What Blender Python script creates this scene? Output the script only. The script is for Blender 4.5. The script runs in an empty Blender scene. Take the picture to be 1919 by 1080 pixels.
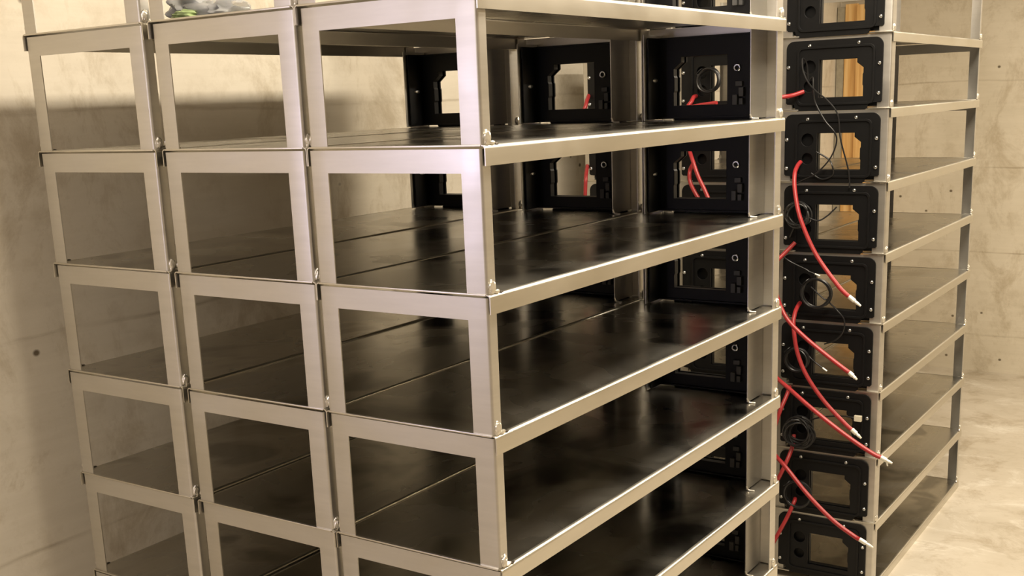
import bpy, bmesh, math, random
from mathutils import Matrix, Vector

SC = bpy.context.scene
COL = SC.collection
random.seed(7)

# ---------------------------------------------------------------- camera, light, exposure
Z0 = 1.736                      # height of the stacks' top edge above the floor
cd = bpy.data.cameras.new('camera')
cam = bpy.data.objects.new('camera', cd)
COL.objects.link(cam)
yaw, pitch, roll = -0.598688, -0.229197, -0.039037
fw = Vector((math.sin(yaw)*math.cos(pitch), math.cos(yaw)*math.cos(pitch), math.sin(pitch)))
r0 = Vector((math.cos(yaw), -math.sin(yaw), 0.0))
u0 = r0.cross(fw)
rt = math.cos(roll)*r0 + math.sin(roll)*u0
up = -math.sin(roll)*r0 + math.cos(roll)*u0
m = Matrix((rt, up, -fw)).transposed().to_4x4()
m.translation = Vector((0.832274, -1.178924, Z0-0.328090))
cam.matrix_world = m
cd.sensor_width = 36.0
cd.lens = 2125.69/1919*36.0
cd.shift_y = 146.13/1919
cd.clip_start = 0.02
SC.camera = cam
SC.view_settings.view_transform = 'Standard'
SC.view_settings.look = 'None'
SC.view_settings.gamma = 1.0
SC.view_settings.use_curve_mapping = False
SC.view_settings.exposure = 0.85

W = bpy.data.worlds.new('world'); SC.world = W
W.use_nodes = True
W.node_tree.nodes['Background'].inputs[0].default_value = (1.0, 0.86, 0.66, 1)
W.node_tree.nodes['Background'].inputs[1].default_value = 0.0

CEIL = 2.42
WARM = (1.0, 0.875, 0.69)
def area(name, loc, sx, sy, power, col, rot=(0, 0, 0)):
    l = bpy.data.lights.new(name, 'AREA'); l.shape = 'RECTANGLE'; l.size = sx; l.size_y = sy
    l.energy = power; l.color = col
    o = bpy.data.objects.new(name, l); o.location = loc; o.rotation_euler = rot
    COL.objects.link(o); return o
LAMPS = [  # x, y, size x, size y, watts, colour
    (0.36, 0.75, 0.36, 1.90, 47, WARM),
    (1.00, 3.20, 0.12, 1.50, 36, WARM),
    (-0.25, -2.00, 0.60, 1.20, 22, (1.0, 0.89, 0.77)),
]
for i, (lx, ly, sx, sy, p, c) in enumerate(LAMPS):
    area('ceiling_lamp_light', (lx, ly, CEIL-0.075), sx, sy, p, c)

area('lilac_fill', (-1.078, -1.85, 1.42), 1.0, 0.85, 8, (0.70, 0.66, 1.0), (0, -math.pi/2, 0))   # added cool fill that tints the near corner lilac, no known source

# ---------------------------------------------------------------- helpers
def nodes(name):
    mt = bpy.data.materials.new(name); mt.use_nodes = True
    nt = mt.node_tree
    return mt, nt, nt.nodes['Principled BSDF']
def N(nt, t, **kw):
    n = nt.nodes.new(t)
    for k, v in kw.items():
        if k in n.inputs: n.inputs[k].default_value = v
        else: setattr(n, k, v)
    return n
def L(nt, a, b): nt.links.new(a, b)
def mapping(nt, scale, coord='Object'):
    tc = N(nt, 'ShaderNodeTexCoord'); mp = N(nt, 'ShaderNodeMapping')
    mp.inputs['Scale'].default_value = scale
    L(nt, tc.outputs[coord], mp.inputs['Vector']); return mp.outputs['Vector']
def ramp(nt, fac, stops):
    r = N(nt, 'ShaderNodeValToRGB'); el = r.color_ramp.elements
    while len(el) < len(stops): el.new(0.5)
    for e, (p, c) in zip(el, stops):
        e.position = p; e.color = (c[0], c[1], c[2], 1) if not isinstance(c, float) else (c, c, c, 1)
    L(nt, fac, r.inputs['Fac']); return r.outputs['Color']
def mix(nt, a, b, fac, mode='MULTIPLY'):
    mx = N(nt, 'ShaderNodeMix', data_type='RGBA', blend_type=mode)
    if isinstance(fac, float): mx.inputs[0].default_value = fac
    else: L(nt, fac, mx.inputs[0])
    for s, i in ((a, 6), (b, 7)):
        if isinstance(s, tuple): mx.inputs[i].default_value = (s[0], s[1], s[2], 1)
        else: L(nt, s, mx.inputs[i])
    return mx.outputs[2]

def steel(name, base, rough, brush, blot=0.0):
    mt, nt, b = nodes(name)
    v = mapping(nt, brush)
    n1 = N(nt, 'ShaderNodeTexNoise', Scale=6.0, Detail=6.0, Roughness=0.65); L(nt, v, n1.inputs['Vector'])
    v2 = mapping(nt, (1, 1, 1))
    oi = N(nt, 'ShaderNodeObjectInfo')
    add = N(nt, 'ShaderNodeVectorMath', operation='ADD'); L(nt, v2, add.inputs[0])
    sc = N(nt, 'ShaderNodeVectorMath', operation='SCALE'); sc.inputs[0].default_value = (17.0, 31.0, 11.0)
    L(nt, oi.outputs['Random'], sc.inputs['Scale']); L(nt, sc.outputs[0], add.inputs[1])
    n2 = N(nt, 'ShaderNodeTexNoise', Scale=5.5, Detail=3.0, Roughness=0.5); n2.inputs['Distortion'].default_value = 0.6; L(nt, add.outputs[0], n2.inputs['Vector'])
    c = ramp(nt, n1.outputs['Fac'], [(0.3, tuple(x*0.90 for x in base)), (0.7, base)])
    c2 = ramp(nt, n2.outputs['Fac'], [(0.36, (1-0.42*blot,)*3), (0.47, (1.0, 1.0, 1.0))])
    L(nt, mix(nt, c, c2, 1.0), b.inputs['Base Color'])
    b.inputs['Metallic'].default_value = 1.0
    r1 = N(nt, 'ShaderNodeMapRange'); r1.inputs[1].default_value = 0.3; r1.inputs[2].default_value = 0.7
    r1.inputs[3].default_value = rough*(0.85-0.15*blot); r1.inputs[4].default_value = rough*(1.2+0.25*blot)
    L(nt, n2.outputs['Fac'], r1.inputs[0]); L(nt, r1.outputs[0], b.inputs['Roughness'])
    bp = N(nt, 'ShaderNodeBump', Strength=0.035, Distance=0.002)
    L(nt, n1.outputs['Fac'], bp.inputs['Height']); L(nt, bp.outputs[0], b.inputs['Normal'])
    return mt
def plain(name, col, rough, metal=0.0, bump=0.0):
    mt, nt, b = nodes(name)
    n = N(nt, 'ShaderNodeTexNoise', Scale=60.0, Detail=4.0); L(nt, mapping(nt, (1, 1, 1)), n.inputs['Vector'])
    L(nt, ramp(nt, n.outputs['Fac'], [(0.3, tuple(x*0.82 for x in col)), (0.7, col)]), b.inputs['Base Color'])
    b.inputs['Roughness'].default_value = rough; b.inputs['Metallic'].default_value = metal
    if bump:
        bp = N(nt, 'ShaderNodeBump', Strength=bump, Distance=0.002); L(nt, n.outputs['Fac'], bp.inputs['Height'])
        L(nt, bp.outputs[0], b.inputs['Normal'])
    return mt

def concrete(name, light, dark, plane, joints=True, smooth=False):
    """plane: 'x' wall facing x (texture runs along y), 'y' wall facing y, 'z' floor/ceiling"""
    mt, nt, b = nodes(name)
    v = mapping(nt, (1, 1, 1))
    big = N(nt, 'ShaderNodeTexNoise', Scale=1.7, Detail=6.0, Roughness=0.6); L(nt, v, big.inputs['Vector'])
    col = ramp(nt, big.outputs['Fac'], [(0.32, dark), (0.68, light)])
    st = {'x': (1, 1.2, 14), 'y': (1.2, 1, 14), 'z': (1.3, 3.0, 1)}[plane]
    gr = N(nt, 'ShaderNodeTexNoise', Scale=3.0, Detail=7.0, Roughness=0.7); L(nt, mapping(nt, st), gr.inputs['Vector'])
    col = mix(nt, col, ramp(nt, gr.outputs['Fac'], [(0.35, (0.88, 0.87, 0.85)), (0.6, (1.0, 1.0, 1.0))]), 0.45)
    mid = N(nt, 'ShaderNodeTexNoise', Scale=9.0, Detail=8.0, Roughness=0.7); L(nt, v, mid.inputs['Vector'])
    col = mix(nt, col, ramp(nt, mid.outputs['Fac'], [(0.30, (0.80, 0.77, 0.72)), (0.48, (1.0, 1.0, 1.0))]), 0.7)
    # blow holes
    vo = N(nt, 'ShaderNodeTexVoronoi', Scale=11.0); L(nt, mapping(nt, (1, 1, 1.15)), vo.inputs['Vector'])
    hole = ramp(nt, vo.outputs['Distance'], [(0.05, (0.22, 0.19, 0.15)), (0.10, (1.0, 1.0, 1.0))])
    wn = N(nt, 'ShaderNodeTexWhiteNoise', noise_dimensions='3D'); L(nt, vo.outputs['Position'], wn.inputs['Vector'])
    keep = ramp(nt, wn.outputs['Value'], [(0.42, (0.0, 0.0, 0.0)), (0.46, (1.0, 1.0, 1.0))])
    if not smooth: col = mix(nt, col, hole, keep)
    else:
        w = N(nt, 'ShaderNodeTexNoise', Scale=2.6, Detail=9.0, Roughness=0.72); w.inputs['Distortion'].default_value = 0.8
        L(nt, mapping(nt, (1.0, 1.6, 1)), w.inputs['Vector'])
        col = mix(nt, col, (0.80, 0.78, 0.72), ramp(nt, w.outputs['Fac'], [(0.54, 0.0), (0.70, 0.55)]), 'MIX')
        sp = N(nt, 'ShaderNodeTexVoronoi', Scale=3.0); L(nt, mapping(nt, (1, 2.5, 1)), sp.inputs['Vector'])
        col = mix(nt, col, ramp(nt, sp.outputs['Distance'], [(0.02, (0.5, 0.42, 0.32)), (0.05, (1.0, 1.0, 1.0))]), 0.5)
    blot = N(nt, 'ShaderNodeTexNoise', Scale=3.4, Detail=9.0, Roughness=0.75); blot.inputs['Distortion'].default_value = 0.5
    L(nt, mapping(nt, (1.5, 1.5, 0.9)), blot.inputs['Vector'])
    col = mix(nt, col, ramp(nt, blot.outputs['Fac'], [(0.35, (0.68, 0.63, 0.55)), (0.49, (1.0, 1.0, 1.0))]), 0.75)
    hgt = mid.outputs['Fac']
    if joints:
        # board joints: thin wavering horizontal lines
        tc = N(nt, 'ShaderNodeTexCoord'); sx = N(nt, 'ShaderNodeSeparateXYZ'); L(nt, tc.outputs['Object'], sx.inputs[0])
        wv = N(nt, 'ShaderNodeTexNoise', Scale=2.2, Detail=5.0); L(nt, v, wv.inputs['Vector'])
        a = N(nt, 'ShaderNodeMath', operation='MULTIPLY_ADD'); a.inputs[1].default_value = 0.035
        L(nt, wv.outputs['Fac'], a.inputs[0]); L(nt, sx.outputs['Z'], a.inputs[2])
        s = N(nt, 'ShaderNodeMath', operation='DIVIDE'); s.inputs[1].default_value = 0.41; L(nt, a.outputs[0], s.inputs[0])
        f = N(nt, 'ShaderNodeMath', operation='FRACT'); L(nt, s.outputs[0], f.inputs[0])
        ln = ramp(nt, f.outputs[0], [(0.485, (1.0, 1.0, 1.0)), (0.5, (0.60, 0.56, 0.50)), (0.515, (1.0, 1.0, 1.0))])
        br = ramp(nt, gr.outputs['Fac'], [(0.42, 0.1), (0.62, 0.9)])
        col = mix(nt, col, ln, br)
    L(nt, col, b.inputs['Base Color'])
    b.inputs['Roughness'].default_value = 0.55 if smooth else 0.85
    bp = N(nt, 'ShaderNodeBump', Strength=0.18, Distance=0.005); L(nt, hgt, bp.inputs['Height'])
    L(nt, bp.outputs[0], b.inputs['Normal'])
    return mt

M = {
    'plate': steel('brushed_steel_plate', (0.61, 0.59, 0.55), 0.40, (1, 1, 12)),
    'rail': steel('brushed_steel_rail', (0.66, 0.63, 0.56), 0.34, (6, 0.6, 6)),
    'shelf': steel('mill_steel_sheet', (0.55, 0.53, 0.48), 0.24, (10, 0.6, 1), 1.1),
    'weld': plain('weld_bead', (0.85, 0.82, 0.74), 0.35, 0.9, 0.5),
    'relief_dark': plain('relief_hole_dark', (0.10, 0.085, 0.07), 0.5, 0.8),  # dark colour in place of the shade inside the bend-relief holes
    'black': plain('black_plastic', (0.003, 0.003, 0.0034), 0.48, 0.0, 0.1),
    'screw': plain('zinc_screw', (0.62, 0.63, 0.62), 0.30, 1.0),
    'grey': plain('grey_connector', (0.07, 0.07, 0.07), 0.45),
    'red': plain('red_cable_jacket', (0.36, 0.026, 0.030), 0.40),
    'wire': plain('black_wire', (0.008, 0.008, 0.009), 0.40),
    'tip': plain('tinned_wire_end', (0.86, 0.84, 0.74), 0.38, 0.35),
    'tag': plain('cream_connector', (0.62, 0.58, 0.46), 0.6),
    'conc_x': concrete('board_marked_concrete_side', (0.74, 0.69, 0.59), (0.64, 0.585, 0.49), 'x'),
    'conc_y': concrete('board_marked_concrete_end', (0.70, 0.645, 0.54), (0.58, 0.525, 0.42), 'y'),
    'floor': concrete('trowelled_concrete_floor', (0.56, 0.51, 0.43), (0.45, 0.40, 0.32), 'z', False, True),
    'ceil': concrete('concrete_soffit', (0.70, 0.66, 0.57), (0.62, 0.58, 0.49), 'z', False),
    'lampcase': plain('white_lamp_case', (0.75, 0.75, 0.73), 0.5),
}
def wood_mat():
    mt, nt, b = nodes('spruce_board')
    n = N(nt, 'ShaderNodeTexNoise', Scale=4.0, Detail=6.0); L(nt, mapping(nt, (14, 14, 0.8)), n.inputs['Vector'])
    L(nt, ramp(nt, n.outputs['Fac'], [(0.3, (0.66, 0.36, 0.12)), (0.55, (0.84, 0.54, 0.22)), (0.75, (0.90, 0.64, 0.32))]), b.inputs['Base Color'])
    b.inputs['Roughness'].default_value = 0.6
    return mt
M['wood'] = wood_mat()
M['black'].node_tree.nodes['Principled BSDF'].inputs['Specular IOR Level'].default_value = 0.28
M['board'] = plain('grey_fibre_board', (0.44, 0.40, 0.31), 0.8)
def bag_mat(name, col, tr):
    mt, nt, b = nodes(name)
    n = N(nt, 'ShaderNodeTexNoise', Scale=25.0, Detail=3.0); L(nt, mapping(nt, (1, 1, 1)), n.inputs['Vector'])
    L(nt, ramp(nt, n.outputs['Fac'], [(0.35, tuple(c*0.7 for c in col)), (0.65, col)]), b.inputs['Base Color'])
    b.inputs['Roughness'].default_value = 0.25
    b.inputs['Transmission Weight'].default_value = tr
    b.inputs['IOR'].default_value = 1.1
    return mt
M['film'] = bag_mat('clear_plastic_film', (0.9, 0.9, 0.9), 0.85)
M['greyfilm'] = bag_mat('grey_plastic_film', (0.42, 0.43, 0.44), 0.15)
M['greenfilm'] = bag_mat('green_paper_slip', (0.33, 0.42, 0.20), 0.0)

class MB:
    """collects shapes for one mesh"""
    def __init__(s): s.bm = bmesh.new()
    def box(s, x0, x1, y0, y1, z0, z1, bev=0.0):
        t = bmesh.new(); bmesh.ops.create_cube(t, size=1.0)
        for v in t.verts:
            v.co = Vector((x0+(v.co.x+.5)*(x1-x0), y0+(v.co.y+.5)*(y1-y0), z0+(v.co.z+.5)*(z1-z0)))
        if bev: bmesh.ops.bevel(t, geom=t.edges[:], offset=bev, segments=2, affect='EDGES', profile=0.6)
        s.merge(t); return s
    def merge(s, t):
        me = bpy.data.meshes.new('tmp'); t.to_mesh(me); t.free(); s.bm.from_mesh(me); bpy.data.meshes.remove(me)
    def strip(s, prof, thick, a0, a1, axis):
        """sheet bent along a 2-D profile (list of points), extruded from a0 to a1 along axis ('y': profile is x,z; 'z': profile is x,y)"""
        n = len(prof); off = []
        for i, p in enumerate(prof):
            a = Vector(prof[max(i-1, 0)]); c = Vector(prof[min(i+1, n-1)]); d = (c-a).normalized()
            off.append((p[0]-d.y*thick, p[1]+d.x*thick))
        def P(p, a): return (p[0], a, p[1]) if axis == 'y' else (p[0], p[1], a)
        R = []
        for a in (a0, a1):
            R.append([s.bm.verts.new(P(p, a)) for p in prof]); R.append([s.bm.verts.new(P(p, a)) for p in off])
        A, B, C, D = R
        F = s.bm.faces.new
        for i in range(n-1):
            F((A[i], A[i+1], C[i+1], C[i])); F((B[i+1], B[i], D[i], D[i+1]))
            F((A[i+1], A[i], B[i], B[i+1])); F((C[i], C[i+1], D[i+1], D[i]))
        F((A[0], C[0], D[0], B[0])); F((A[-1], B[-1], D[-1], C[-1]))
        return s
    def tube(s, pts, r, seg=10, r1=None, sub=8):
        P = [Vector(p) for p in pts]; Q = []
        for i in range(len(P)-1):
            a, b, c, d = P[max(i-1, 0)], P[i], P[i+1], P[min(i+2, len(P)-1)]
            for k in range(sub):
                t = k/sub
                Q.append(0.5*((2*b)+(c-a)*t+(2*a-5*b+4*c-d)*t*t+(3*b-a-3*c+d)*t**3))
        Q.append(P[-1]); rings = []; nrm = None
        for i, q in enumerate(Q):
            t = (Q[min(i+1, len(Q)-1)]-Q[max(i-1, 0)]).normalized()
            if nrm is None: nrm = t.cross(Vector((0.31, 0.2, 0.93))).normalized()
            nrm = (nrm-t*nrm.dot(t)).normalized(); bn = t.cross(nrm)
            rr = r if r1 is None else r+(r1-r)*i/(len(Q)-1)
            rings.append([s.bm.verts.new(q+rr*(math.cos(2*math.pi*k/seg)*nrm+math.sin(2*math.pi*k/seg)*bn)) for k in range(seg)])
        for a, b in zip(rings, rings[1:]):
            for k in range(seg): s.bm.faces.new((a[k], a[(k+1) % seg], b[(k+1) % seg], b[k]))
        s.bm.faces.new(rings[0][::-1]); s.bm.faces.new(rings[-1]); return s
    def lathe(s, prof, origin, axis, seg=20):
        """prof: (radius, height) from bottom to top around axis vector"""
        ax = Vector(axis).normalized(); n = ax.cross(Vector((0.3, 0.5, 0.8))).normalized(); b = ax.cross(n); o = Vector(origin)
        rings = [[s.bm.verts.new(o+ax*h+r*(math.cos(2*math.pi*k/seg)*n+math.sin(2*math.pi*k/seg)*b)) for k in range(seg)] for r, h in prof]
        for a, c in zip(rings, rings[1:]):
            for k in range(seg): s.bm.faces.new((a[k], a[(k+1) % seg], c[(k+1) % seg], c[k]))
        s.bm.faces.new(rings[0][::-1]); s.bm.faces.new(rings[-1]); return s
    def blob(s, c, r, seed, amp=0.25, sub=2):
        t = bmesh.new(); bmesh.ops.create_icosphere(t, subdivisions=sub, radius=1.0); rn = random.Random(seed)
        for v in t.verts:
            k = 1+amp*(rn.random()-.5)*2
            v.co = Vector((c[0]+v.co.x*r[0]*k, c[1]+v.co.y*r[1]*k, c[2]+v.co.z*r[2]*k))
        s.merge(t); return s
    def mesh(s, name, mat, smooth=False):
        bmesh.ops.recalc_face_normals(s.bm, faces=s.bm.faces[:])
        me = bpy.data.meshes.new(name); s.bm.to_mesh(me); s.bm.free(); me.materials.append(mat)
        if smooth:
            me.shade_smooth()
            try: me.set_sharp_from_angle(angle=math.radians(38))
            except Exception: pass
        return me
def outline(outer, holes, y0, y1, name, mat, bev=0.0):
    """flat plate with holes in the x-z plane, from y0 to y1"""
    cu = bpy.data.curves.new('tmp', 'CURVE'); cu.dimensions = '2D'; cu.fill_mode = 'BOTH'
    cu.extrude = abs(y1-y0)/2-bev; cu.bevel_depth = bev; cu.bevel_resolution = 1; cu.offset = -bev
    for loop in [outer]+holes:
        sp = cu.splines.new('POLY'); sp.points.add(len(loop)-1); sp.use_cyclic_u = True
        for p, (x, z) in zip(sp.points, loop): p.co = (x, z, 0, 1)
    o = bpy.data.objects.new('tmp', cu); COL.objects.link(o)
    dg = bpy.context.evaluated_depsgraph_get()
    me = bpy.data.meshes.new_from_object(o.evaluated_get(dg)); me.name = name
    bpy.data.objects.remove(o); bpy.data.curves.remove(cu)
    yc = (y0+y1)/2
    me.transform(Matrix(((1, 0, 0, 0), (0, 0, -1, yc), (0, 1, 0, 0), (0, 0, 0, 1))))
    me.materials.clear(); me.materials.append(mat)
    for p in me.polygons: p.use_smooth = False
    return me
def rrect(x0, x1, z0, z1, r, seg=5):
    out = []
    for cx, cz, a in ((x1-r, z1-r, 0), (x0+r, z1-r, 90), (x0+r, z0+r, 180), (x1-r, z0+r, 270)):
        for k in range(seg+1):
            t = math.radians(a+90*k/seg); out.append((cx+r*math.cos(t), cz+r*math.sin(t)))
    return out
def obj(name, me, parent=None, loc=None):
    o = bpy.data.objects.new(name, me); COL.objects.link(o)
    if parent: o.parent = parent
    if loc: o.location = loc
    return o
def tag(o, label, cat, group=None):
    o['label'] = label; o['category'] = cat
    if group: o['group'] = group
    return o
def thing(name, loc, label, cat, group=None, rz=0.0):
    o = bpy.data.objects.new(name, None); o.empty_display_size = 0.05; COL.objects.link(o)
    o.location = loc; o.rotation_euler = (0, 0, rz)
    return tag(o, label, cat, group)
def struct(name, mb, mat):
    o = obj(name, mb.mesh(name, mat)); o['kind'] = 'structure'; return o
# ---------------------------------------------------------------- the room
WX = -1.09; BY = 4.70; EX = 3.2; FY = -4.2
struct('floor', MB().box(WX-.2, EX+.2, FY-.2, BY+.2, -0.12, 0.0), M['floor'])
struct('ceiling', MB().box(WX-.2, EX+.2, FY-.2, BY+.2, CEIL, CEIL+0.12), M['ceil'])
struct('wall_left', MB().box(WX-.2, WX, FY-.2, BY+.2, 0.0, CEIL), M['conc_x'])
struct('wall_back', MB().box(WX, EX, BY, BY+.2, 0.0, CEIL), M['conc_y'])
struct('wall_right', MB().box(EX, EX+.2, FY-.2, BY+.2, 0.0, CEIL), M['conc_x'])
struct('wall_front', MB().box(WX, EX, FY-.2, FY, 0.0, CEIL), M['conc_y'])

# unseen window frame, added around the lilac fill in front of the stacks
fr = MB()
for a, b, c, d in ((-2.36, -1.34, 0.93, 0.98), (-2.36, -1.34, 1.86, 1.91), (-2.36, -2.31, 0.93, 1.91), (-1.39, -1.34, 0.93, 1.91)): fr.box(WX, WX+0.03, a, b, c, d, 0.004)
struct('added_window_1', fr, M['lampcase'])
LL = ['white ceiling light above the aisle beside the near stack', 'white ceiling light over the open floor before the end wall',
      'long white ceiling light behind the viewpoint']
for (lx, ly, sx, sy, p, c), lab in zip(LAMPS, LL):
    t = thing('ceiling_light', (lx, ly, CEIL), lab, 'ceiling light')
    obj('lamp_housing', MB().box(-sx/2-.02, sx/2+.02, -sy/2-.02, sy/2+.02, -0.07, 0.0, 0.006).mesh('lamp_housing', M['lampcase']), t)

# ---------------------------------------------------------------- one open steel crate (origin: middle of its shelf)
HW, LEN, H = 0.1525, 1.036, 0.19
HL = LEN/2
def arc(cx, cy, r, a0, a1, n=5):
    return [(cx+r*math.cos(math.radians(a0+(a1-a0)*k/n)), cy+r*math.sin(math.radians(a0+(a1-a0)*k/n))) for k in range(n+1)]
R = 0.0052
def rail_me(sg):
    p = [(HW-0.0075, 0.0)] + arc(HW-R, -R, R, 90, 0, 8) + [(HW, -0.0262)]
    p = [(sg*x, z) for x, z in p]
    return MB().strip(p, -0.0016*sg, -HL, HL, 'y').mesh('side_rail', M['rail'], True)
shelf_me = MB().box(-HW+.0073, HW-.0073, -HL+.0002, HL-.0002, -0.0022, -0.0002).mesh('shelf', M['shelf'])
front_lip_me = MB().box(-0.146, 0.146, -HL-0.0012, -HL+0.003, -0.0024, 0.0004, 0.0009).mesh('front_lip', M['rail'], True)
rear_lip_me = MB().box(-0.028, 0.028, -0.002, 0.0058, -0.0030, 0.0004, 0.0010).mesh('rear_lip', M['rail'], True)
PX = 0.1475            # outer half width of the end frames
TOPZ = 0.1852
def frame_me(yo, sy, ret, name):
    """portal: two bent stiles and a top bar; yo = outer face, sy = direction into the crate"""
    mb = MB(); r = 0.004; th = 0.0018
    for sg in (1, -1):
        p = [(0.1145, 0.0), (PX-r, 0.0)] + [(PX-r+r*math.sin(math.radians(a)), r-r*math.cos(math.radians(a))) for a in (20, 40, 60, 80)] + [(PX, r), (PX, ret)]
        p = [(sg*x, yo+sy*y) for x, y in p]
        mb.strip(p, th*sg*sy, 0.0002, TOPZ, 'z')
    y0, y1 = sorted((yo, yo+sy*th))
    mb.box(-0.1145, 0.1145, y0, y1, 0.1545, TOPZ)
    return mb.mesh(name, M['plate'], True)
front_me = frame_me(-HL+0.0014, 1, 0.0185, 'front_frame')
rear_me = frame_me(HL-0.0014, -1, 0.034, 'rear_frame')
# inner bracket beside the black housing: sheet running inwards from the rear stile
def bracket_me(sg):
    p = [(sg*0.140, HL-0.006), (sg*0.1165, HL-0.006), (sg*0.1140, HL-0.0085), (sg*0.1140, HL-0.088)]
    return MB().strip(p, 0.0016*sg, 0.002, 0.172, 'z').mesh('bracket', M['plate'], True)
# black end panel: outer plate with rounded top corners and notched foot, window with stepped corner, round cable hole
def mirror(l): return [(-x, z) for x, z in l]
YO = HL-0.0010
def panel_out():
    r = 0.020
    o = [(-0.130+0.0, 0.014)]
    o = []
    o += arc(0.1275-r, 0.178-r, r, 0, 90, 6) + arc(-0.1295+r, 0.178-r, r, 90, 180, 6)
    o += [(-0.1295, 0.018), (-0.1255, 0.014), (-0.107, 0.013), (-0.103, 0.001), (-0.097, -0.0042), (0.084, -0.0042), (0.090, 0.001), (0.094, 0.013), (0.1235, 0.014), (0.1275, 0.018)]
    return o
# window as seen from outside (x to the viewer's right): stepped upper right corner, shallow waist on the right
WIN = [(-0.040, 0.030), (0.078, 0.030), (0.078, 0.056), (0.0762, 0.060), (0.0762, 0.086), (0.078, 0.090), (0.078, 0.103), (0.061, 0.1165), (0.061, 0.127), (-0.040, 0.127)]
def circ(cx, cz, r, n=20): return [(cx+r*math.cos(2*math.pi*k/n), cz+r*math.sin(2*math.pi*k/n)) for k in range(n)]
HOLE = circ(-0.066, 0.110, 0.017); HOLE2 = circ(-0.066, 0.060, 0.015)
panel_me = outline(mirror(panel_out()), [mirror(WIN), mirror(HOLE), mirror(HOLE2)], YO, YO+0.0046, 'end_panel', M['black'], 0.0008)
def ringplate(o, i, y0, y1, name): return outline(mirror(o), [mirror(i)], y0, y1, name, M['black'], 0.0006)
rim_me = ringplate(rrect(-0.099, 0.108, 0.010, 0.162, 0.016), rrect(-0.093, 0.102, 0.016, 0.156, 0.012), YO+0.0046, YO+0.0085, 'raised_rim')
# housing behind the panel: inner face with the same window plus side, top and bottom walls
def housing():
    mb = MB(); x = 0.1115; y0 = HL-0.078; y1 = HL-0.010; t = 0.003
    mb.box(-x, -x+t, y0, y1, 0.004, 0.166, 0.0008); mb.box(x-t, x, y0, y1, 0.004, 0.166, 0.0008)
    mb.box(-x, x, HL-0.034, y1, 0.163, 0.166); mb.box(-x, x, HL-0.034, y1, 0.004, 0.007)
    me2 = outline(mirror(rrect(-x, x, 0.004, 0.166, 0.002, 1)), [mirror(WIN)], HL-0.026, HL-0.010, 'tmp', M['black'], 0.0006)
    mb.bm.from_mesh(me2)
    return mb.mesh('housing', M['black'])
housing_me = housing()
clip_me = MB().blob((0.0, 0, 0), (0.0026, 0.010, 0.0045), 3, 0.05, 3).mesh('clip', M['screw'], True)
screw_me = MB().lathe([(0.0052, -0.001), (0.0052, 0.0004), (0.0044, 0.0028), (0.0026, 0.0040), (0.0024, 0.0030)], (0, 0, 0), (0, 1, 0), 14).mesh('screw', M['screw'], True)
stud_me = MB().lathe([(0.0030, 0.0), (0.0030, 0.0030), (0.0018, 0.0042)], (0, 0, 0), (0, -1, 0), 12).mesh('screw_tip', M['screw'], True)
def eye():
    mb = MB(); n = 20
    mb.tube([(0.0058*math.cos(2*math.pi*k/n), -0.002, 0.0058*math.sin(2*math.pi*k/n)) for k in range(n+1)], 0.0020, 8, sub=1)
    return mb.mesh('eyelet', M['screw'], True)
eye_me = eye()
conn_me = (MB().box(-0.010, 0.0, -0.012, 0.0, -0.022, -0.002, 0.001).box(0.002, 0.012, -0.009, 0.0, -0.006, 0.012, 0.001)
           .box(-0.006, 0.008, -0.006, 0.0, 0.014, 0.024, 0.001).box(0.003, 0.011, -0.010, 0.0, -0.022, -0.009, 0.001)).mesh('connector_block', M['grey'])
def weld_me_(seed, long=False):
    mb = MB().blob((0, 0, 0.0082), (0.0042, 0.0064, 0.0100), seed, 0.16, 3)
    if long: mb.blob((0, 0.009, 0.0015), (0.0035, 0.008, 0.0035), seed+3, 0.18, 2)
    return mb.mesh('weld_bead', M['weld'], True)
WELDF = [weld_me_(s, True) for s in (1, 5, 9)]; WELDR = [weld_me_(s, False) for s in (2, 6, 11)]
hole_me = MB().blob((0, 0, 0), (0.0022, 0.0060, 0.0018), 4, 0.2, 2).mesh('relief_hole_lump', M['relief_dark'], True)  # dark lump painted to read as the shaded bend-relief hole beside the weld
bead_me = MB().tube([(0, 0, 0.010), (0.002, 0.001, 0.004), (0.006, 0.002, 0.0016), (0.016, 0.004, 0.0012)], 0.0018, 8).mesh('corner_bead', M['weld'], True)
rail_R, rail_L = rail_me(1), rail_me(-1)
brk_R, brk_L = bracket_me(1), bracket_me(-1)
SCREWS = [(0.1185, 0.112), (0.1185, 0.037), (-0.1230, 0.111), (-0.1230, 0.034), (0.064, 0.166), (-0.066, 0.164)]

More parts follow.
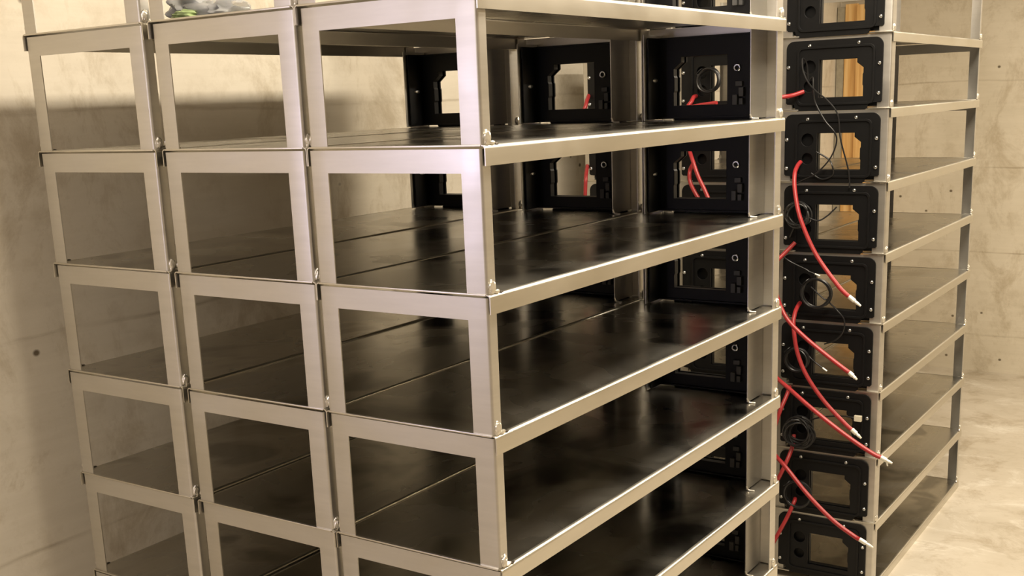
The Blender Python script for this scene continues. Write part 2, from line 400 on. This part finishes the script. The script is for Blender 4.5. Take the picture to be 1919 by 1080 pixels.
def crate(loc, rz, label, group, detail=True, seed=0):
    t = thing('steel_crate', loc, label, 'crate', group, rz)
    rn = random.Random(seed)
    sh = obj('shelf', shelf_me, t); obj('front_lip', front_lip_me, sh)
    for sx in (1, -1): obj('rear_lip', rear_lip_me, sh, (sx*0.122, HL, 0.0))
    obj('side_rail', rail_R, t); obj('side_rail', rail_L, t)
    ff = obj('front_frame', front_me, t, (0, 0, 0))
    rf = obj('rear_frame', rear_me, t)
    obj('bracket', brk_R, rf); obj('bracket', brk_L, rf)
    ep = obj('end_panel', panel_me, t); ep['label'] = 'black plastic end panel'
    obj('housing', housing_me, ep); obj('rim', rim_me, ep)
    for sx in (1, -1):
        w = obj('weld', rn.choice(WELDF), ff, (sx*(PX+0.0008), -HL+0.0105, 0.0)); w.rotation_euler = (0, 0, 0)
        obj('weld', rn.choice(WELDR), rf, (sx*(PX+0.0008), HL-0.014, 0.0))
    if detail:
        for sx in (1, -1): obj('dark_relief_hole', hole_me, ff, (sx*(HW-0.0035), -HL+0.029, 0.0))
        for x, z in SCREWS: obj('screw', screw_me, ep, (-x, YO+0.0046, z))
        for x, z in ((0.128, 0.112), (0.128, 0.037)): obj('screw_tip', stud_me, rf, (x, HL-0.003, z))
        obj('eyelet', eye_me, ep, (0.062, HL-0.0262, 0.100))
        obj('connector_block', conn_me, ep, (0.066, HL-0.026, 0.050))
        obj('clip', clip_me, ep, (-0.1080, HL-0.050, 0.082))
        b = obj('corner_bead', bead_me, rf, (0.1148, HL-0.088, 0.0))
    return t
ORD = ['topmost', 'second from top', 'third from top', 'fourth from top', 'fifth from top', 'sixth from top', 'seventh from top', 'second from bottom', 'bottom']
NEAR = [(-0.1525, 'in the near stack\'s corner column'), (-0.4584, 'in the near stack\'s middle column'), (-0.7747, 'in the near stack\'s column beside the wall')]
for ci, (cx, where) in enumerate(NEAR):
    for k in range(1, 10):
        rn = random.Random(ci*50+k)
        dx, dy = rn.uniform(-.0012, .0012) if ci == 2 else 0.0, rn.uniform(-.002, .002)
        crate((cx+dx, HL-0.0014+dy, Z0-k*H), 0.0, 'open steel crate, %s %s' % (ORD[k-1], where), 'open steel crates of the near stack', True, ci*20+k)
A2 = 0.00462
FAR = [(0, 'in the far stack\'s outer column'), (1, 'in the far stack\'s middle column'), (2, 'in the far stack\'s wall column')]
for ci, where in FAR:
    for k in range(1, 10):
        rn = random.Random(900+ci*50+k)
        lx, ly = -HW-ci*0.3075, HL
        x = -0.0245+lx*math.cos(A2)-ly*math.sin(A2); y = 1.8575+lx*math.sin(A2)+ly*math.cos(A2)
        crate((x, y+rn.uniform(-.002, .002), Z0-k*H), math.pi+A2,
              'steel crate with black panel in front, %s %s' % (ORD[k-1], where), 'open steel crates of the far stack', True, 200+ci*20+k)

# ---------------------------------------------------------------- cables hanging in the aisle between the stacks
CAB = {
'redA':[(-0.2589,1.845,1.2175),(-0.2585,1.82,1.2078),(-0.2545,1.79,1.1872),(-0.2449,1.77,1.1437),(-0.2216,1.75,1.0754),(-0.1754,1.74,0.9862),(-0.11,1.73,0.906),(-0.0782,1.73,0.8768),(-0.0482,1.73,0.8548)],
'redB':[(-0.2547,1.851,0.8294),(-0.2509,1.82,0.8228),(-0.2472,1.79,0.8073),(-0.2423,1.77,0.7785),(-0.225,1.755,0.7113),(-0.1931,1.745,0.6493),(-0.141,1.74,0.5845),(-0.0795,1.735,0.5291),(-0.0619,1.735,0.5165),(-0.0369,1.735,0.4961)],
'redC':[(-0.3088,1.8,0.8763),(-0.27,1.74,0.841),(-0.2378,1.72,0.8028),(-0.186,1.71,0.7621),(-0.1252,1.705,0.7205),(-0.0786,1.7,0.6914),(-0.0628,1.7,0.6815),(-0.0427,1.7,0.6649)],
'redD':[(-0.3242,1.8,0.6467),(-0.2698,1.72,0.6424),(-0.2166,1.68,0.6244),(-0.1463,1.65,0.5882),(-0.0688,1.635,0.5436),(-0.009,1.625,0.5126),(0.0341,1.62,0.493),(0.0505,1.62,0.4883),(0.0777,1.62,0.4767)],
'redE':[(-0.3209,1.8,0.4141),(-0.27,1.73,0.4127),(-0.2275,1.7,0.3921),(-0.1586,1.68,0.3323),(-0.0875,1.67,0.2776),(-0.0272,1.665,0.2449),(-0.0084,1.66,0.2397),(0.026,1.66,0.2237)],
'stub2':[(-0.3345,1.8,1.3871),(-0.2997,1.81,1.3913),(-0.2791,1.83,1.3945),(-0.256,1.851,1.403)],
'stub4':[(-0.3433,1.8,0.9043),(-0.3091,1.81,0.9493),(-0.294,1.83,0.9696),(-0.2718,1.851,0.9974)],
'stub6':[(-0.2951,1.78,0.4833),(-0.2839,1.79,0.5291),(-0.2771,1.82,0.5663),(-0.2795,1.851,0.5854)],
'stub7':[(-0.3111,1.78,0.2733),(-0.29,1.79,0.3189),(-0.2693,1.8,0.3704),(-0.2622,1.83,0.4108),(-0.2643,1.851,0.4447)],
'stub8':[(-0.3087,1.78,0.1014),(-0.2874,1.79,0.1516),(-0.2669,1.81,0.2027),(-0.2528,1.83,0.2476),(-0.2573,1.851,0.2515)],
'wire1':[(-0.2417,1.846,1.433),(-0.2448,1.84,1.4743),(-0.2495,1.82,1.488),(-0.2438,1.81,1.4578),(-0.2287,1.81,1.4258),(-0.2101,1.82,1.4018),(-0.186,1.835,1.3789),(-0.1581,1.84,1.3409),(-0.1493,1.84,1.2787),(-0.1274,1.846,1.1947),(-0.1233,1.846,1.1499)],
'wire1b':[(-0.2415,1.846,1.4261),(-0.2281,1.84,1.4393),(-0.2225,1.83,1.4117),(-0.2174,1.83,1.3772),(-0.1885,1.825,1.3283),(-0.159,1.825,1.2933),(-0.1571,1.83,1.2654),(-0.1732,1.83,1.2266),(-0.2086,1.83,1.1887),(-0.2468,1.835,1.1697),(-0.273,1.846,1.1586)],
'wire3':[(-0.2155,1.846,1.2442),(-0.1826,1.845,1.2257),(-0.1688,1.84,1.2063),(-0.1702,1.846,1.1834),(-0.1991,1.846,1.1719),(-0.2289,1.846,1.1875)],
'wire4':[(-0.1563,1.846,1.0984),(-0.1799,1.84,1.0742),(-0.2027,1.83,1.0618),(-0.2355,1.83,1.0696),(-0.2657,1.84,1.0503),(-0.2855,1.846,1.0123)],
'wire5':[(-0.3056,1.82,0.9704),(-0.2783,1.83,0.948),(-0.2324,1.83,0.928),(-0.2233,1.83,0.9225),(-0.2052,1.83,0.9161)],
'wire6':[(-0.1631,1.83,0.8389),(-0.1372,1.82,0.8203),(-0.119,1.82,0.7966),(-0.121,1.82,0.764),(-0.1456,1.83,0.7362),(-0.1804,1.846,0.7195)],
'wireX':[(-0.2219,1.846,0.8772),(-0.1892,1.84,0.8519),(-0.1756,1.84,0.8453),(-0.1653,1.84,0.8519)],
'wire7':[(-0.2409,1.846,0.6989),(-0.2153,1.84,0.6765),(-0.198,1.835,0.6654),(-0.1796,1.835,0.6535)],
'wireT':[(-0.2288,1.846,0.4903),(-0.1808,1.84,0.5105),(-0.1264,1.835,0.5216),(-0.0995,1.83,0.5232),(-0.0817,1.83,0.5223)],
'midV':[(-0.5706,1.86,1.4025),(-0.5619,1.82,1.4),(-0.5591,1.8,1.3886),(-0.5595,1.78,1.3732),(-0.5148,1.77,1.3779),(-0.4662,1.76,1.3823)],
'mid3a':[(-0.5914,1.84,1.2699),(-0.5548,1.79,1.2352),(-0.5261,1.77,1.1849),(-0.5022,1.76,1.149),(-0.4768,1.75,1.1061)],
'mid3b':[(-0.5716,1.84,1.2172),(-0.5598,1.79,1.1981),(-0.5552,1.78,1.1691),(-0.5343,1.77,1.1374),(-0.5099,1.77,1.1036)],
'far2':[(-0.9262,1.87,1.4222),(-0.907,1.82,1.4023),(-0.9014,1.8,1.3841),(-0.9089,1.79,1.3614)],
'far3':[(-0.9335,1.86,1.2089),(-0.905,1.8,1.1812),(-0.9021,1.79,1.1424),(-0.9052,1.79,1.0946)],
}
def tip_split(pts, n):
    return pts[:-n], pts[-n-1:]
def red_cable(key, label, ntip, tipname='bare_end'):
    pts = CAB[key]
    t = thing('red_cable', pts[0], label, 'cable', 'red power cables')
    o = Vector(pts[0]); rel = [tuple(Vector(p)-o) for p in pts]
    if ntip:
        body = rel[:-ntip]; tp = rel[-ntip-1:]
    else: body, tp = rel, None
    obj('jacket', MB().tube(body, 0.0058, 12).mesh('jacket', M['red'], True), t)
    if tp:
        a = Vector(tp[0]); b = Vector(tp[-1]); d = (b-a)
        mb = MB().tube([a-d*0.05, a+d*0.45], 0.0062, 12, sub=2).tube([a+d*0.42, a+d*0.75], 0.0040, 10, 0.0046, sub=2).tube([a+d*0.7, b], 0.0042, 10, 0.0026, sub=3)
        if key == 'redD': mb.tube([a+d*0.45, a+d*0.72+Vector((-0.004, 0, -0.012))], 0.0030, 8, 0.0018, sub=3)
        e = obj('bare_end', mb.mesh('bare_end', M['tip'], True), t); e['label'] = 'pale metal cable end'
    return t
red_cable('redA', 'long red cable hanging from the third far crate, pale tip over the fifth', 1)
red_cable('redB', 'red cable curving down from the fifth far crate, pale tip over the seventh', 1)
red_cable('redC', 'straight red cable crossing the sixth far crate, thick pale tip', 1)
red_cable('redD', 'longest red cable, pale forked tip reaching past the seventh far crate', 1)
red_cable('redE', 'lowest slanting red cable, pale tip over the ninth far crate', 1)
red_cable('stub2', 'short red cable end poking out in front of the second far crate', 0)
red_cable('stub4', 'short red cable rising behind the near corner at the fourth far crate', 0)
red_cable('stub6', 'short red cable leaving the sixth far crate downwards', 0)
red_cable('stub7', 'red cable hanging down out of the coil at the seventh far crate', 0)
red_cable('stub8', 'red cable hanging down out of the coil at the eighth far crate', 0)
red_cable('midV', 'bent red cable seen through the near crate window, second row', 0)
red_cable('mid3a', 'straight red cable seen through the near crate window, third row', 0)
red_cable('mid3b', 'bowed red cable beside a straight one in the third row window', 0)
red_cable('far2', 'red cable end at the edge of the middle window, second row', 0)
red_cable('far3', 'red cable strip at the edge of the middle window, third row', 0)
def wire(key, label, tip=False, r=0.0021):
    pts = CAB[key]; o = Vector(pts[0]); rel = [Vector(p)-o for p in pts]
    t = thing('black_wire', pts[0], label, 'wire', 'thin black wires')
    obj('insulation', MB().tube(rel, r, 8).mesh('insulation', M['wire'], True), t)
    if tip:
        d = (rel[-1]-rel[-2]).normalized()
        e = obj('bare_end', MB().tube([rel[-1]-d*0.001, rel[-1]+d*0.014], 0.0026, 8, sub=2).mesh('bare_end', M['tip'], True), t)
        e['label'] = 'bright bare wire end'
    return t
wire('wire1', 'long thin black wire drooping from the second far crate over the third')
wire('wire1b', 'thin black wire winding from the second far crate across the third window')
wire('wire3', 'thin black wire arching through the third far crate window')
wire('wire4', 'thin black wire curling out of the fourth far crate window')
wire('wire5', 'thin black wire with bright end above the fifth far crate', True)
wire('wire6', 'thin black wire looping below the coil of the fifth far crate')
wire('wireX', 'thin black wire crossing inside the coil of the fifth far crate')
wire('wire7', 'thin black wire with bright end in the sixth far crate window', True)
def coil(c, rad, turns, label, seed, bundle=0.006, tail=None, rx=1.0):
    rn = random.Random(seed); t = thing('cable_coil', c, label, 'cable coil', 'black cable coils')
    pts = []
    n = 18
    ph = rn.uniform(0, 6.28)
    for k in range(turns*n+1):
        a = ph+2*math.pi*k/n
        rr = rad+bundle*0.8*math.sin(k*0.37+seed)-bundle*0.3
        pts.append((rx*rr*math.cos(a), -0.004+bundle*1.6*math.sin(k*0.23+seed*2), rr*math.sin(a)*0.98))
    obj('loops', MB().tube(pts, 0.0026, 7, sub=2).mesh('loops', M['wire'], True), t)
    obj('tie', MB().tube([(rad*math.cos(2.4)+.009*math.cos(q), 0.010*math.sin(q)-.004, rad*math.sin(2.4)+.009*math.cos(q)) for q in [2*math.pi*i/10 for i in range(11)]], 0.0012, 6, sub=1).mesh('tie', M['wire'], True), t)
    return t
coil((-0.262, 1.830, 1.0733), 0.034, 4, 'loose black cable coil in front of the fourth far crate', 1, 0.010)
coil((-0.198, 1.825, 0.8678), 0.041, 5, 'black cable coil hanging across the fifth far crate window', 2, 0.004)
coil((-0.2547, 1.830, 0.6749), 0.034, 4, 'black cable coil in front of the sixth far crate', 3, 0.006)
coil((-0.2335, 1.825, 0.4671), 0.041, 8, 'thick black cable coil in front of the seventh far crate', 4, 0.012)
coil((-0.2438, 1.830, 0.2768), 0.040, 4, 'thin black cable coil in front of the eighth far crate', 5, 0.004)
coil((-0.5213, 1.825, 1.4447), 0.033, 4, 'black cable coil seen through the near crate window, second row', 6, 0.006)
# cream plug on a short lead at the seventh far crate
pts = CAB['wireT']; o = Vector(pts[0])
t = thing('plug_lead', pts[0], 'short black lead with square cream plug at the seventh far crate', 'cable')
obj('lead', MB().tube([Vector(p)-o for p in pts], 0.0022, 8).mesh('lead', M['wire'], True), t)
e = Vector(pts[-1])-o
obj('plug', MB().box(e.x-.004, e.x+.016, e.y-.006, e.y+.004, e.z-.008, e.z+.008, .0012).mesh('plug', M['tag']), t)['label'] = 'square cream plug'

# ---------------------------------------------------------------- boards standing in the far corner
for x0, x1, zt, y0, lab in ((-1.046, -0.986, 1.812, 4.62, 'yellow spruce board standing against the end wall beside the grey sheet'),
                            (-0.984, -0.900, 1.805, 4.605, 'yellow spruce board at the outer end of the pair by the wall')):
    tag(obj('wooden_board', MB().box(x0, x1, y0, y0+.03, 0.0, zt, .003).mesh('wooden_board', M['wood'])), lab, 'board', 'boards in the far corner')
tag(obj('grey_sheet', MB().box(-1.087, -1.048, 4.625, 4.645, 0.0, 1.80, .002).mesh('grey_sheet', M['board'])), 'grey sheet standing in the corner next to the spruce boards', 'board')

# ---------------------------------------------------------------- plastic bag on the top shelf of the middle column
bt = thing('plastic_bag', (-0.535, 0.045, Z0-H), 'crumpled clear bag with grey film on the topmost middle crate shelf', 'bag')
def crumple(c, r, seed, amp, mat, name):
    t2 = bmesh.new(); bmesh.ops.create_icosphere(t2, subdivisions=4, radius=1.0); rn = random.Random(seed)
    ks = [(Vector((rn.gauss(0, 1), rn.gauss(0, 1), rn.gauss(0, 1)))*3.2, rn.uniform(0, 6.28)) for _ in range(14)]
    for v in t2.verts:
        q = v.co.copy(); k = 1+amp*sum(math.sin(q.dot(a)+p) for a, p in ks)/6
        v.co = Vector((c[0]+q.x*r[0]*k, c[1]+q.y*r[1]*k, max(0.0015, c[2]+q.z*r[2]*k)))
    mb = MB(); mb.merge(t2); return obj(name, mb.mesh(name, mat, True), bt)
crumple((-0.052, 0.02, 0.018), (0.040, 0.035, 0.020), 3, 0.5, M['greyfilm'], 'grey_film')
crumple((0.022, 0.03, 0.011), (0.022, 0.03, 0.013), 5, 0.5, M['greyfilm'], 'grey_film')
crumple((-0.002, 0.03, 0.014), (0.052, 0.040, 0.017), 21, 0.35, M['film'], 'clear_film')
crumple((-0.030, -0.008, 0.006), (0.022, 0.02, 0.008), 8, 0.5, M['greenfilm'], 'green_slip')
